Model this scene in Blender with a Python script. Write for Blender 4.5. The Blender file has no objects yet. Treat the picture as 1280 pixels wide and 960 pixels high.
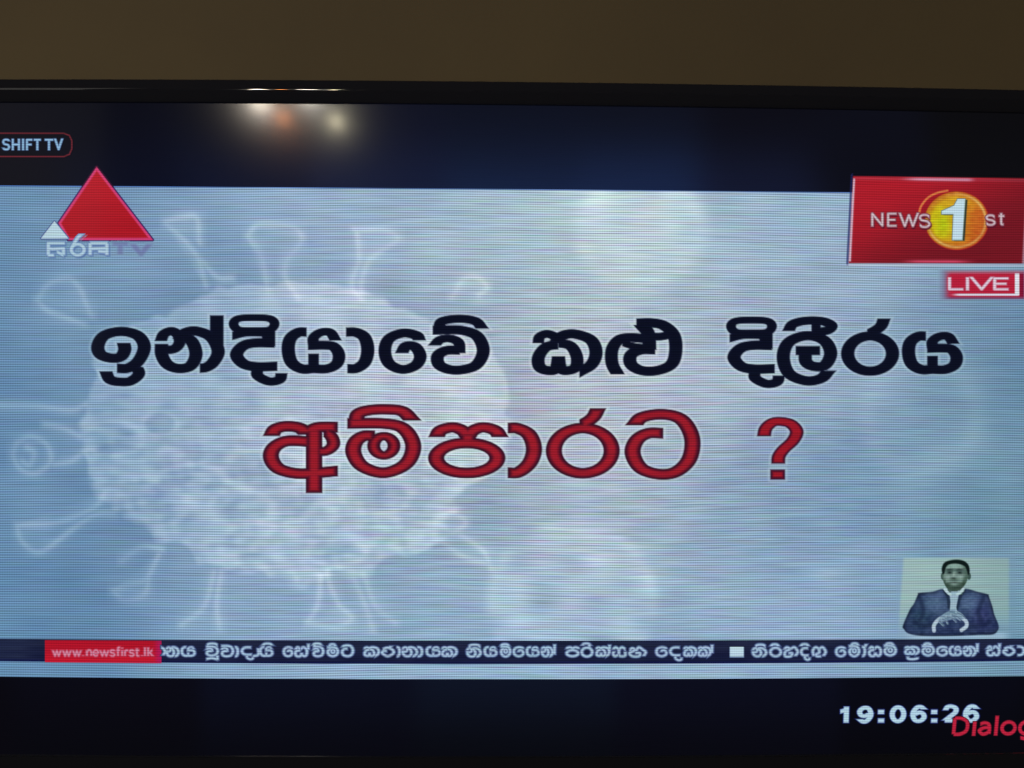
import bpy, math
import numpy as np
from mathutils import Vector, Euler

S = bpy.context.scene
COL = S.collection

# ------------------------------------------------------------------ camera
FPX = 1100.0                       # focal length in photo pixels (1280 wide)
DIST = 0.71                        # metres from lens to the screen
TVZ = 1.20                         # height of the screen centre
MPP = DIST / FPX                   # metres per photo pixel on the screen
cam_data = bpy.data.cameras.new("camera")
cam_data.sensor_width = 36.0
cam_data.lens = FPX / 1280.0 * 36.0
cam_data.clip_start = 0.02
cam_data.clip_end = 50.0
cam = bpy.data.objects.new("camera", cam_data)
COL.objects.link(cam)
CAM = Vector((-0.011, -DIST, TVZ + 0.037))
YAW, ROLL = math.radians(0.89), math.radians(0.28)
cam.location = CAM
ROT = Euler((math.radians(90), 0, -YAW), 'XYZ').to_matrix() @ Euler((0, 0, ROLL), 'XYZ').to_matrix()
cam.rotation_euler = ROT.to_euler()
S.camera = cam

# ------------------------------------------------------------------ world, exposure
w = bpy.data.worlds.new("World")
S.world = w
w.use_nodes = True
w.node_tree.nodes["Background"].inputs[0].default_value = (1.0, 0.85, 0.65, 1)
w.node_tree.nodes["Background"].inputs[1].default_value = 0.003
S.view_settings.view_transform = 'Standard'
S.view_settings.look = 'None'
S.view_settings.exposure = 0.0
S.view_settings.gamma = 1.0

R = np.array(ROT)
CN = np.array(CAM)
TVB = np.array((0.0, 0.0, TVZ - 0.30))        # the television's base point


def loc(x, y, depth=0.0):
    """where a spot of the picture lies on the screen, in the television's own space"""
    x = np.asarray(x, float); y = np.asarray(y, float)
    d = np.stack([(x - 640) / FPX, (480 - y) / FPX, -np.ones_like(x)], -1) @ R.T
    t = (0.0 - CN[1]) / d[..., 1]
    p = CN + d * t[..., None] - TVB
    p[..., 1] -= depth
    return p


def mirror(x, y, back):
    """point in the room whose mirror image is seen at that spot of the glass"""
    p = loc(x, y) + TVB
    d = p - CN
    d[1] = -d[1]
    return p + d * (back / abs(d[1]))


# ------------------------------------------------------------------ lamps of the room (they shine on the glass)
def lamp(name, x, y, watts, color, radius, back=2.6):
    l = bpy.data.lights.new(name, 'POINT')
    l.energy = watts
    l.color = color
    l.shadow_soft_size = radius
    o = bpy.data.objects.new(name, l)
    o.location = mirror(x, y, back)
    COL.objects.link(o)
    return o


lamp("room_lamp", 325, 127, 12.0, (1.0, 0.90, 0.74), 0.035)
lamp("room_lamp", 386, 119, 9.0, (0.98, 0.93, 0.80), 0.040)
lamp("room_lamp", 420, 152, 4.2, (1.0, 0.90, 0.60), 0.022)
lamp("orange_lamp", 354, 147, 3.3, (1.0, 0.33, 0.10), 0.022)
dl = bpy.data.lights.new("doorway_light", 'AREA')     # dim doorway mirrored in the left end of the glass
dl.shape = 'RECTANGLE'; dl.size = 1.6; dl.size_y = 1.9
dl.energy = 3.2; dl.color = (1.0, 0.95, 0.88)
do = bpy.data.objects.new("doorway_light", dl)
COL.objects.link(do)
do.location = Vector(mirror(128, 165, 2.4)) + Vector((-0.8, 0, 0.1))
do.rotation_euler = (math.radians(90), 0, 0)

# ------------------------------------------------------------------ helpers


def tag(o, label=None, cat=None, kind=None):
    if label: o["label"] = label
    if cat: o["category"] = cat
    if kind: o["kind"] = kind


def lin(c):
    c = np.clip(np.asarray(c, float) / 255.0, 0, 1)
    return np.where(c <= 0.04045, c / 12.92, ((c + 0.055) / 1.055) ** 2.4)


def mix(a, b, t):
    t = np.clip(np.asarray(t, float), 0, 1)[..., None]
    return np.asarray(a, float) * (1 - t) + np.asarray(b, float) * t


def sstep(a, b, v):
    t = np.clip((np.asarray(v, float) - a) / (b - a), 0, 1)
    return t * t * (3 - 2 * t)


def vnoise(x, y, sx, sy, seed):
    x = np.asarray(x) / sx; y = np.asarray(y) / sy
    xi = np.floor(x).astype(np.int64); yi = np.floor(y).astype(np.int64)
    fx = x - xi; fy = y - yi
    fx = fx * fx * (3 - 2 * fx); fy = fy * fy * (3 - 2 * fy)

    def h(a, b):
        n = (a * 374761393 + b * 668265263 + seed * 974711) & 0x7fffffff
        n = ((n ^ (n >> 13)) * 1274126177) & 0x7fffffff
        return ((n ^ (n >> 16)) & 0xffff) / 65535.0
    return ((h(xi, yi) * (1 - fx) + h(xi + 1, yi) * fx) * (1 - fy)
            + (h(xi, yi + 1) * (1 - fx) + h(xi + 1, yi + 1) * fx) * fy) - 0.5


def make_mesh(name, verts, faces, mat, parent, cols=None, smooth=False):
    me = bpy.data.meshes.new(name)
    me.from_pydata([tuple(v) for v in verts], [], faces)
    me.update()
    if cols is not None:
        a = me.color_attributes.new("Col", 'FLOAT_COLOR', 'POINT')
        buf = np.ones((len(verts), 4), np.float32)
        buf[:, :3] = cols
        a.data.foreach_set("color", buf.ravel())
    if smooth:
        me.polygons.foreach_set("use_smooth", [True] * len(me.polygons))
    me.materials.append(mat)
    o = bpy.data.objects.new(name, me)
    COL.objects.link(o)
    if parent: o.parent = parent
    return o


def sheet(name, xs, ytop, ybot, ny, colorfn, mat, parent, depth):
    """a flat sheet whose picture comes from colorfn(x, y) -> 0..255 colours; edges follow ytop(x), ybot(x)"""
    xs = np.asarray(xs, float)
    t = np.linspace(0, 1, ny)
    X = np.repeat(xs[None, :], ny, 0)
    Y = ytop(X) * (1 - t[:, None]) + ybot(X) * t[:, None]
    V = loc(X.ravel(), Y.ravel(), depth)
    C = lin(colorfn(X.ravel(), Y.ravel()))
    nx = len(xs)
    i = (np.arange(ny - 1)[:, None] * nx + np.arange(nx - 1)[None, :]).ravel()
    F = np.stack([i, i + nx, i + nx + 1, i + 1], 1)
    me = bpy.data.meshes.new(name)
    me.vertices.add(len(V)); me.vertices.foreach_set("co", V.astype(np.float32).ravel())
    me.loops.add(len(F) * 4); me.loops.foreach_set("vertex_index", F.astype(np.int32).ravel())
    me.polygons.add(len(F)); me.polygons.foreach_set("loop_start", np.arange(0, len(F) * 4, 4, dtype=np.int32))
    me.update(calc_edges=True); me.validate()
    a = me.color_attributes.new("Col", 'FLOAT_COLOR', 'POINT')
    buf = np.ones((len(V), 4), np.float32); buf[:, :3] = C
    a.data.foreach_set("color", buf.ravel())
    me.materials.append(mat)
    o = bpy.data.objects.new(name, me)
    COL.objects.link(o)
    if parent: o.parent = parent
    return o


# ---- strokes: a drawing is a list of (points, flags); distances are measured to an elliptical pen


def spline(pts, closed=False, n=7):
    P = np.asarray(pts, float)
    if len(P) < 3 and not closed: return P
    if closed:
        Q = np.vstack([P[-1:], P, P[:2]])
    else:
        Q = np.vstack([2 * P[0] - P[1], P, 2 * P[-1] - P[-2]])
    out = []
    for i in range(1, len(Q) - 2):
        a, b, c, d = Q[i - 1:i + 3]
        for k in range(n):
            t = k / n
            out.append(0.5 * ((2 * b) + (c - a) * t + (2 * a - 5 * b + 4 * c - d) * t * t + (3 * b - a - 3 * c + d) * t ** 3))
    out.append(Q[-2])
    return np.array(out)


def ring(cx, cy, rx, ry, n=28):
    a = np.linspace(0, 2 * math.pi, n, endpoint=False)
    return [(cx + rx * math.cos(t), cy + ry * math.sin(t)) for t in a]


class Pen:
    def __init__(self, wv, wh):
        self.r = wv / 2.0; self.k = wv / wh


def field(strokes, pen, X, Y):
    """signed distance (pixels, <0 inside) of a list of strokes; each: (points px, flags[, width factor])
    flags: c closed, l straight corners, r round ends"""
    D = np.full(X.shape, 1e3)
    for st in strokes:
        pts, fl = st[0], st[1]
        r = pen.r * (st[2] if len(st) > 2 else 1.0)
        closed = 'c' in fl
        if 'f' in fl:                                   # filled polygon
            P = np.asarray(pts, float)
            inside = np.zeros(X.shape, bool); dm = np.full(X.shape, 1e6)
            for i in range(len(P)):
                a, b = P[i], P[(i + 1) % len(P)]
                ab = b - a; L2 = max(ab @ ab, 1e-9)
                t = np.clip(((X - a[0]) * ab[0] + (Y - a[1]) * ab[1]) / L2, 0, 1)
                dm = np.minimum(dm, np.hypot(X - a[0] - t * ab[0], Y - a[1] - t * ab[1]))
                if abs(b[1] - a[1]) > 1e-9:
                    cond = ((a[1] > Y) != (b[1] > Y)) & (X < (b[0] - a[0]) * (Y - a[1]) / (b[1] - a[1]) + a[0])
                    inside ^= cond
            D = np.minimum(D, np.where(inside, -dm, dm))
            continue
        P = np.asarray(pts, float) if 'l' in fl else spline(pts, closed)
        if closed and 'l' in fl: P = np.vstack([P, P[:1]])
        x0, y0 = P.min(0) - r - 8; x1, y1 = P.max(0) + r + 8
        m = (X > x0) & (X < x1) & (Y > y0) & (Y < y1)
        if not m.any(): continue
        x = X[m]; y = Y[m] * pen.k
        P = P * np.array([1, pen.k])
        d = np.full(x.shape, 1e3)
        n = len(P) - 1
        arc = np.concatenate([[0], np.cumsum(np.hypot(*np.diff(P, axis=0).T))])
        u0 = P[0] - P[min(1, n)]; u0 = u0 / max(math.hypot(*u0), 1e-6)
        u1 = P[-1] - P[-2]; u1 = u1 / max(math.hypot(*u1), 1e-6)
        if 'd' not in fl:                                # pen ends are cut level or upright
            u0, u1 = [np.array([np.sign(v_[0]), 0.0]) if abs(v_[0]) > abs(v_[1]) else np.array([0.0, np.sign(v_[1])]) for v_ in (u0, u1)]
        for i in range(n):
            a, b = P[i], P[i + 1]
            ab = b - a; L = math.hypot(*ab)
            if L < 1e-6: continue
            u = ab / L
            s = (x - a[0]) * u[0] + (y - a[1]) * u[1]
            q = np.abs((x - a[0]) * u[1] - (y - a[1]) * u[0])
            over = np.maximum(-s, s - L)
            dd = np.hypot(q, np.maximum(over, 0)) - r
            if not closed and 'r' not in fl:
                if arc[i] < 1.7 * r:                     # square cut at the start
                    if i == 0: dd = np.where(s < 0, q - r, dd)
                    dd = np.maximum(dd, (x - P[0][0]) * u0[0] + (y - P[0][1]) * u0[1])
                if arc[n] - arc[i + 1] < 1.7 * r:        # and at the end
                    if i == n - 1: dd = np.where(s > L, q - r, dd)
                    dd = np.maximum(dd, (x - P[-1][0]) * u1[0] + (y - P[-1][1]) * u1[1])
            d = np.minimum(d, dd)
        D[m] = np.minimum(D[m], d)
    return D


def from_zoom(strokes, ox, oy, s):
    return [((np.asarray(st[0], float) / s + np.array([ox, oy])),) + tuple(st[1:]) for st in strokes]


def extent(strokes):
    P = np.vstack([np.asarray(s[0], float) for s in strokes])
    return P.min(0), P.max(0)


def fit(strokes, x0, y0, x1, y1):
    a, b = extent(strokes)
    sc = np.array([x1 - x0, y1 - y0]) / np.maximum(b - a, 1e-6)
    return [(((np.asarray(s[0], float) - a) * sc + np.array([x0, y0])),) + tuple(s[1:]) for s in strokes]


def fill(name, fieldfn, box, step, iso, colorfn, mat, parent, depth):
    """mesh of the region fieldfn < iso (marching squares); colorfn(x, y, d) -> 0..255"""
    x0, y0, x1, y1 = box
    xs = np.arange(x0, x1 + step, step); ys = np.arange(y0, y1 + step, step)
    X, Y = np.meshgrid(xs, ys)
    D = fieldfn(X, Y) - iso
    ny, nx = D.shape
    ins = D < 0
    cnt = ins[:-1, :-1].astype(int) + ins[1:, :-1] + ins[:-1, 1:] + ins[1:, 1:]
    vid = -np.ones(D.shape, np.int64)
    vx, vy, vd = [], [], []
    for j, i in zip(*np.nonzero(ins)):
        vid[j, i] = len(vx); vx.append(X[j, i]); vy.append(Y[j, i]); vd.append(D[j, i])
    faces = []
    J, I = np.nonzero(cnt == 4)
    for j, i in zip(J, I):
        faces.append((vid[j, i], vid[j + 1, i], vid[j + 1, i + 1], vid[j, i + 1]))
    em = {}

    def ev(a, b):
        k = (a, b) if a < b else (b, a)
        if k not in em:
            da, db = D[a], D[b]
            t = da / (da - db)
            em[k] = len(vx)
            vx.append(X[a] + (X[b] - X[a]) * t); vy.append(Y[a] + (Y[b] - Y[a]) * t); vd.append(0.0)
        return em[k]
    J, I = np.nonzero((cnt > 0) & (cnt < 4))
    for j, i in zip(J, I):
        c = [(j, i), (j + 1, i), (j + 1, i + 1), (j, i + 1)]
        poly = []
        for k in range(4):
            a, b = c[k], c[(k + 1) % 4]
            if ins[a]: poly.append(int(vid[a]))
            if ins[a] != ins[b]: poly.append(ev(a, b))
        if len(poly) >= 3: faces.append(tuple(poly))
    vx = np.array(vx); vy = np.array(vy); vd = np.array(vd) + iso
    return make_mesh(name, loc(vx, vy, depth), faces, mat, parent, lin(colorfn(vx, vy, vd)))


# ------------------------------------------------------------------ materials
def new_mat(name):
    m = bpy.data.materials.new(name)
    m.use_nodes = True
    nt = m.node_tree
    for n in list(nt.nodes):
        if n.type not in ('BSDF_PRINCIPLED', 'OUTPUT_MATERIAL'): nt.nodes.remove(n)
    return m, nt, nt.nodes["Principled BSDF"]


def N(nt, t, **kw):
    n = nt.nodes.new(t)
    for k, v in kw.items(): setattr(n, k, v)
    return n


def math_node(nt, op, a, b=None, c=None):
    n = N(nt, 'ShaderNodeMath', operation=op)
    for i, v in enumerate((a, b, c)):
        if v is None: continue
        if isinstance(v, (int, float)): n.inputs[i].default_value = v
        else: nt.links.new(v, n.inputs[i])
    return n.outputs[0]


def lcd_material(name, row_amp, hue_amp):
    """lit picture elements: colour attribute shown through the panel's pixel rows, under semi-gloss glass"""
    m, nt, p = new_mat(name)
    L = nt.links.new
    at = N(nt, 'ShaderNodeAttribute', attribute_name="Col")
    tc = N(nt, 'ShaderNodeTexCoord')
    sep = N(nt, 'ShaderNodeSeparateXYZ'); L(tc.outputs['Object'], sep.inputs[0])
    x = math_node(nt, 'DIVIDE', sep.outputs[0], MPP)                         # pixels
    z = math_node(nt, 'DIVIDE', sep.outputs[2], MPP)
    # slow waviness of the interference
    cw = N(nt, 'ShaderNodeCombineXYZ')
    L(math_node(nt, 'MULTIPLY', x, 1 / 420.0), cw.inputs[0]); L(math_node(nt, 'MULTIPLY', z, 1 / 300.0), cw.inputs[1])
    nw = N(nt, 'ShaderNodeTexNoise'); nw.inputs['Scale'].default_value = 1.0; nw.inputs['Detail'].default_value = 0.0
    L(cw.outputs[0], nw.inputs['Vector'])
    zz = math_node(nt, 'ADD', z, math_node(nt, 'MULTIPLY', nw.outputs[0], 9.0))
    kk = math_node(nt, 'DIVIDE', math_node(nt, 'SUBTRACT', z, 440.0), 100.0)
    xn = math_node(nt, 'DIVIDE', x, 640.0)
    zz = math_node(nt, 'ADD', zz, math_node(nt, 'MULTIPLY', kk, math_node(nt, 'MULTIPLY', xn, xn)))
    rows = math_node(nt, 'SINE', math_node(nt, 'MULTIPLY', zz, 2 * math.pi / 3.02))
    cols = math_node(nt, 'SINE', math_node(nt, 'MULTIPLY', x, 2 * math.pi / 2.9))
    # coloured streaks
    cs = N(nt, 'ShaderNodeCombineXYZ')
    L(math_node(nt, 'MULTIPLY', x, 1 / 48.0), cs.inputs[0]); L(math_node(nt, 'MULTIPLY', zz, 1 / 2.7), cs.inputs[1])
    ns = N(nt, 'ShaderNodeTexNoise'); ns.inputs['Scale'].default_value = 1.0; ns.inputs['Detail'].default_value = 1.0
    ns.inputs['Roughness'].default_value = 0.6
    L(cs.outputs[0], ns.inputs['Vector'])
    sub = N(nt, 'ShaderNodeVectorMath', operation='SUBTRACT'); L(ns.outputs['Color'], sub.inputs[0])
    sub.inputs[1].default_value = (0.5, 0.5, 0.5)
    # strongest in the middle of the panel
    dx = math_node(nt, 'DIVIDE', math_node(nt, 'SUBTRACT', x, 60.0), 560.0)
    dz = math_node(nt, 'DIVIDE', math_node(nt, 'SUBTRACT', z, 455.0), 420.0)
    rr = math_node(nt, 'ADD', math_node(nt, 'MULTIPLY', dx, dx), math_node(nt, 'MULTIPLY', dz, dz))
    amp = math_node(nt, 'ADD', 0.30, math_node(nt, 'POWER', 2.718, math_node(nt, 'MULTIPLY', rr, -1.0)))
    amp = math_node(nt, 'MULTIPLY', amp, hue_amp)
    sc = N(nt, 'ShaderNodeVectorMath', operation='SCALE'); L(sub.outputs[0], sc.inputs[0]); L(amp, sc.inputs['Scale'])
    # a shared brightness streak on top of the coloured one
    cs2 = N(nt, 'ShaderNodeCombineXYZ')
    L(math_node(nt, 'MULTIPLY', x, 1 / 62.0), cs2.inputs[0]); L(math_node(nt, 'MULTIPLY', zz, 1 / 2.0), cs2.inputs[1])
    cs2.inputs[2].default_value = 7.3
    n2 = N(nt, 'ShaderNodeTexNoise'); n2.inputs['Scale'].default_value = 1.0; n2.inputs['Detail'].default_value = 1.0
    L(cs2.outputs[0], n2.inputs['Vector'])
    st = math_node(nt, 'MULTIPLY', math_node(nt, 'SUBTRACT', n2.outputs[0], 0.5), math_node(nt, 'MULTIPLY', amp, 1.2))
    g = math_node(nt, 'ADD', 1.0, math_node(nt, 'MULTIPLY', rows, row_amp))
    g = math_node(nt, 'ADD', g, math_node(nt, 'MULTIPLY', cols, row_amp * 0.22))
    g = math_node(nt, 'ADD', g, st)
    cg = N(nt, 'ShaderNodeCombineXYZ')
    for i in range(3): L(g, cg.inputs[i])
    add = N(nt, 'ShaderNodeVectorMath', operation='ADD'); L(cg.outputs[0], add.inputs[0]); L(sc.outputs[0], add.inputs[1])
    mul = N(nt, 'ShaderNodeVectorMath', operation='MULTIPLY'); L(add.outputs[0], mul.inputs[0]); L(at.outputs['Color'], mul.inputs[1])
    L(mul.outputs[0], p.inputs['Emission Color'])
    p.inputs['Emission Strength'].default_value = 1.0
    p.inputs['Base Color'].default_value = (0.004, 0.004, 0.005, 1)
    p.inputs['Roughness'].default_value = 0.122
    p.inputs['Specular IOR Level'].default_value = 0.125
    p.inputs['Coat Weight'].default_value = 0.085
    p.inputs['Coat Roughness'].default_value = 0.075
    return m


PIC = lcd_material("lit_screen_picture", 0.34, 0.50)
TXT = lcd_material("lit_screen_graphics", 0.20, 0.36)
DARK = lcd_material("dark_screen_glass", 0.03, 0.10)

gloss, nt, p = new_mat("gloss_black_plastic")
nz = N(nt, 'ShaderNodeTexNoise'); nz.inputs['Scale'].default_value = 60.0; nz.inputs['Detail'].default_value = 4.0
mr = N(nt, 'ShaderNodeMapRange'); mr.inputs['To Min'].default_value = 0.03; mr.inputs['To Max'].default_value = 0.05
nt.links.new(nz.outputs[0], mr.inputs['Value']); nt.links.new(mr.outputs[0], p.inputs['Roughness'])
p.inputs['Base Color'].default_value = (0.050, 0.054, 0.078, 1)
p.inputs['Specular IOR Level'].default_value = 0.9
p.inputs['Coat Weight'].default_value = 0.5
p.inputs['Coat Roughness'].default_value = 0.025

matte, nt, p = new_mat("matt_black_plastic")
nz = N(nt, 'ShaderNodeTexNoise'); nz.inputs['Scale'].default_value = 300.0
bp = N(nt, 'ShaderNodeBump'); bp.inputs['Strength'].default_value = 0.2; bp.inputs['Distance'].default_value = 0.001
nt.links.new(nz.outputs[0], bp.inputs['Height']); nt.links.new(bp.outputs[0], p.inputs['Normal'])
p.inputs['Base Color'].default_value = (0.012, 0.012, 0.013, 1)
p.inputs['Roughness'].default_value = 0.5

wallm, nt, p = new_mat("painted_plaster")
tc = N(nt, 'ShaderNodeTexCoord')
n1 = N(nt, 'ShaderNodeTexNoise'); n1.inputs['Scale'].default_value = 6.0; n1.inputs['Detail'].default_value = 5.0
nt.links.new(tc.outputs['Object'], n1.inputs['Vector'])
cr = N(nt, 'ShaderNodeValToRGB')
cr.color_ramp.elements[0].position = 0.3; cr.color_ramp.elements[0].color = (0.375, 0.30, 0.182, 1)
cr.color_ramp.elements[1].position = 0.7; cr.color_ramp.elements[1].color = (0.425, 0.34, 0.195, 1)
nt.links.new(n1.outputs[0], cr.inputs[0]); nt.links.new(cr.outputs[0], p.inputs['Base Color'])
n2 = N(nt, 'ShaderNodeTexNoise'); n2.inputs['Scale'].default_value = 220.0; n2.inputs['Detail'].default_value = 3.0
nt.links.new(tc.outputs['Object'], n2.inputs['Vector'])
bp = N(nt, 'ShaderNodeBump'); bp.inputs['Strength'].default_value = 0.25; bp.inputs['Distance'].default_value = 0.0012
nt.links.new(n2.outputs[0], bp.inputs['Height']); nt.links.new(bp.outputs[0], p.inputs['Normal'])
p.inputs['Roughness'].default_value = 0.75

# ------------------------------------------------------------------ wall behind
WY = 0.105
wv = [(-3, WY, 0), (3, WY, 0), (3, WY, 2.8), (-3, WY, 2.8), (-3, WY + 0.12, 0), (3, WY + 0.12, 0), (3, WY + 0.12, 2.8), (-3, WY + 0.12, 2.8)]
wall = make_mesh("wall", wv, [(0, 1, 2, 3), (5, 4, 7, 6), (3, 2, 6, 7), (4, 5, 1, 0), (1, 5, 6, 2), (4, 0, 3, 7)], wallm, None)
tag(wall, "plain dim brownish yellow painted wall behind the television", "wall", "structure")

# ------------------------------------------------------------------ television
tv = bpy.data.objects.new("television", None)
COL.objects.link(tv)
tv.location = Vector(TVB)
tv.empty_display_size = 0.1
tag(tv, "black framed flat television showing a news caption over a pale blue virus picture", "television")


def quad3(x, a, m, b):           # through (0,a) (640,m) (1280,b)
    t = x / 640.0
    return a + (-1.5 * a + 2 * m - 0.5 * b) * t + (0.5 * a - m + 0.5 * b) * t * t


XL, XR = -92.0, 1372.0
y_out = lambda x: quad3(x, 99.3, 102.5, 112.0)
y_scr = lambda x: quad3(x, 128.0, 131.2, 141.5)
y_bot = lambda x: quad3(x, 943.5, 945.5, 940.5)
y_c0 = lambda x: quad3(x, 231.8, 236.4, 242.8)
y_c1 = lambda x: quad3(x, 845.7, 849.0, 845.0)
BZ = 0.0045                       # how far the frame stands proud of the glass

# frame: a profile swept round the four sides with mitred corners
nseg = 40
tx = np.linspace(0, 1, nseg + 1)


def frame_ring(gt, gs, gb, dep, depb):
    """closed loop of points at gap gt above the top edge, gs beside the sides, gb under the bottom edge"""
    xs = (XL - gs) + (XR - XL + 2 * gs) * tx
    top = loc(xs, y_scr(xs) - gt, dep)
    bot = loc(xs[::-1], y_bot(xs[::-1]) + gb, depb)
    return np.vstack([top, bot])


prof = [(-0.6, -0.0004), (-0.5, 0.0008), (0.2, 0.0016), (1.2, 0.0019)]
for k in range(8):               # inner band leans in towards the glass
    f = k / 7.0
    prof.append((2.0 + 12.0 * f, 0.0022 + 0.0022 * f))
for k in range(1, 10):           # rounded crease into the outer band, which leans back
    a = math.radians(-14 + 14 + k * 3.2)
    prof.append((14.0 + 0.5 * k, 0.0044 + 0.00020 * math.sin(k / 9 * math.pi * 0.55) - 0.000012 * k * k))
g0, d0 = prof[-1]
for f in (0.3, 0.7, 1.0):
    prof.append((g0 + (28.2 - g0) * f, d0 - 0.0022 * f))
prof += [(28.9, d0 - 0.0034), (29.0, d0 - 0.006), (29.0, -0.028)]
V, F = [], []
n = 2 * (nseg + 1)
for g, d in prof:                # the lower rail is plainer: it only falls back
    V.append(frame_ring(g, g, g, d, d if g < 0.3 or g > 28.5 else 0.0014 - 0.00007 * g))
V = np.vstack(V)
for a in range(len(prof) - 1):
    for b in range(n):
        c = (b + 1) % n
        F.append((a * n + b, a * n + c, (a + 1) * n + c, (a + 1) * n + b))
bezel = make_mesh("bezel", V, F, gloss, tv)
bezel.data.polygons.foreach_set("use_smooth", [a >= 3 for a in range(len(prof) - 1) for b in range(n)])

# back cover and mount
x0, z0 = loc(XL - 20, 0)[0], loc(0, 960)[2]
lo = loc(XL - 22, y_bot(XL) + 24); hi = loc(XR + 22, y_scr(XL) - 20)


def box_vf(ax, ay, az, bx, by, bz, inset=0.0):
    v = [(ax, ay, az), (bx, ay, az), (bx, ay, bz), (ax, ay, bz),
         (ax + inset, by, az + inset), (bx - inset, by, az + inset), (bx - inset, by, bz - inset), (ax + inset, by, bz - inset)]
    return v, [(0, 1, 2, 3), (5, 4, 7, 6), (3, 2, 6, 7), (4, 5, 1, 0), (1, 5, 6, 2), (4, 0, 3, 7)]


v, f = box_vf(lo[0], 0.012, lo[2], hi[0], 0.062, hi[2] - 0.003, 0.06)
make_mesh("back_cover", v, f, matte, tv)
v, f = box_vf(-0.14, 0.0622, 0.18, 0.14, WY - 0.0005, 0.42, 0.0)
make_mesh("wall_mount", v, f, matte, tv)

# ------------------------------------------------------------------ the picture on the screen


def ctrl(pts, sig):
    P = np.array([q[:2] for q in pts], float); C = np.array([q[2:] for q in pts], float)

    def fn(x, y):
        num = np.zeros((len(x), 3)); den = np.full(len(x), 1e-12)
        for (px, py), c in zip(P, C):
            wgt = np.exp(-((x - px) ** 2 + (y - py) ** 2) / (2 * sig * sig)) + 1e-9
            num += wgt[:, None] * c; den += wgt
        return num / den[:, None]
    return fn


dark_fn = ctrl([(-90, 140, 12, 12, 19), (0, 215, 13, 13, 23), (130, 150, 9, 10, 20), (150, 215, 12, 15, 33), (300, 140, 9, 11, 20), (300, 215, 15, 20, 42),
                (480, 150, 14, 16, 30), (480, 220, 22, 29, 56), (640, 145, 12, 14, 24), (640, 180, 17, 21, 38), (640, 230, 25, 40, 76),
                (800, 150, 14, 16, 27), (800, 230, 25, 38, 72), (950, 150, 12, 12, 20), (950, 235, 20, 25, 48), (1080, 190, 13, 14, 24),
                (1250, 150, 11, 11, 14), (1250, 220, 13, 13, 18), (1370, 180, 10, 10, 12),
                (-60, 900, 8, 7, 14), (100, 860, 10, 10, 21), (100, 930, 7, 7, 13), (400, 865, 12, 15, 31), (400, 935, 7, 7, 14), (640, 860, 15, 21, 38),
                (640, 935, 7, 8, 14), (900, 865, 12, 14, 30), (900, 935, 7, 7, 14), (1200, 865, 9, 10, 22), (1200, 935, 6, 6, 11), (1370, 900, 6, 6, 10)], 42)
screen = sheet("screen", np.linspace(XL - 1.5, XR + 1.5, 180), lambda x: y_scr(x) - 1.5, lambda x: y_bot(x) + 1.5, 104, dark_fn, DARK, tv, 0.0)

base_fn = ctrl([(-90, 400, 92, 132, 176), (0, 250, 108, 149, 190), (0, 420, 97, 137, 181), (0, 600, 98, 138, 184), (0, 780, 88, 132, 178), (150, 350, 108, 146, 189),
                (130, 700, 110, 146, 189), (250, 260, 130, 165, 206), (420, 280, 135, 168, 210), (560, 300, 140, 174, 212), (640, 250, 160, 194, 222),
                (780, 250, 172, 204, 226), (900, 260, 155, 188, 220), (1020, 260, 140, 175, 212), (1040, 400, 142, 170, 208), (1240, 420, 112, 148, 186),
                (1260, 580, 100, 140, 176), (1250, 680, 112, 152, 182), (1060, 640, 118, 158, 198), (1060, 740, 136, 168, 212), (900, 680, 132, 167, 206),
                (700, 480, 165, 188, 220), (880, 500, 155, 180, 216), (730, 620, 165, 188, 220), (600, 640, 146, 180, 214), (560, 740, 138, 174, 214),
                (780, 760, 148, 182, 220), (320, 550, 146, 174, 212), (450, 640, 150, 178, 214), (480, 480, 158, 182, 218), (200, 480, 128, 162, 202),
                (300, 770, 128, 164, 206), (480, 780, 138, 174, 214), (640, 845, 140, 180, 220), (60, 845, 100, 145, 188), (1000, 845, 135, 170, 212), (1240, 845, 110, 152, 186),
                (1370, 500, 96, 135, 172)], 95)


def zs(pts, ox, oy, s): return [(ox + a / s, oy + b / s) for a, b in pts]


spikes = []
Z = (200, 240, 2.783)
for q in ([(20, 100), (75, 85), (130, 90), (140, 180)], [(20, 110), (90, 170), (140, 240), (160, 330)], [(90, 170), (190, 290), (250, 300)],
          [(305, 150), (345, 112), (460, 120), (495, 165), (445, 240), (440, 300), (480, 370)], [(305, 155), (350, 215), (370, 290), (375, 350)],
          [(675, 130), (780, 130), (830, 160), (780, 200), (730, 240), (705, 300), (700, 350)], [(685, 130), (690, 230), (665, 320), (700, 370)],
          [(1015, 365), (1050, 305), (1100, 295), (1140, 330), (1110, 360)]):
    spikes.append(zs(q, *Z))
Z = (0, 235, 4.0)
for q in ([(185, 560), (240, 480), (340, 450), (400, 500), (430, 570), (460, 640)], [(185, 560), (240, 620), (330, 650), (420, 680)]):
    spikes.append(zs(q, *Z))
Z = (0, 460, 2.822)
for q in ([(60, 260), (110, 240), (165, 270), (180, 330), (130, 370), (75, 360), (45, 310), (60, 260)], [(95, 280), (120, 300), (105, 340), (80, 330)],
          [(160, 200), (230, 215), (280, 240)], [(190, 340), (250, 330), (290, 300)],
          [(0, 130), (120, 135), (250, 150), (300, 130)], [(60, 555), (200, 545), (330, 495), (370, 440)],
          [(60, 555), (75, 610), (140, 650), (230, 590), (330, 520), (400, 510)], [(400, 785), (470, 760), (520, 740), (560, 660)],
          [(400, 790), (440, 820), (510, 800), (525, 740)], [(430, 680), (500, 630), (570, 640)],
          [(640, 905), (720, 840), (755, 720)], [(775, 920), (765, 830), (780, 720)]):
    spikes.append(zs(q, *Z))
Z = (300, 590, 3.556)
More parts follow.
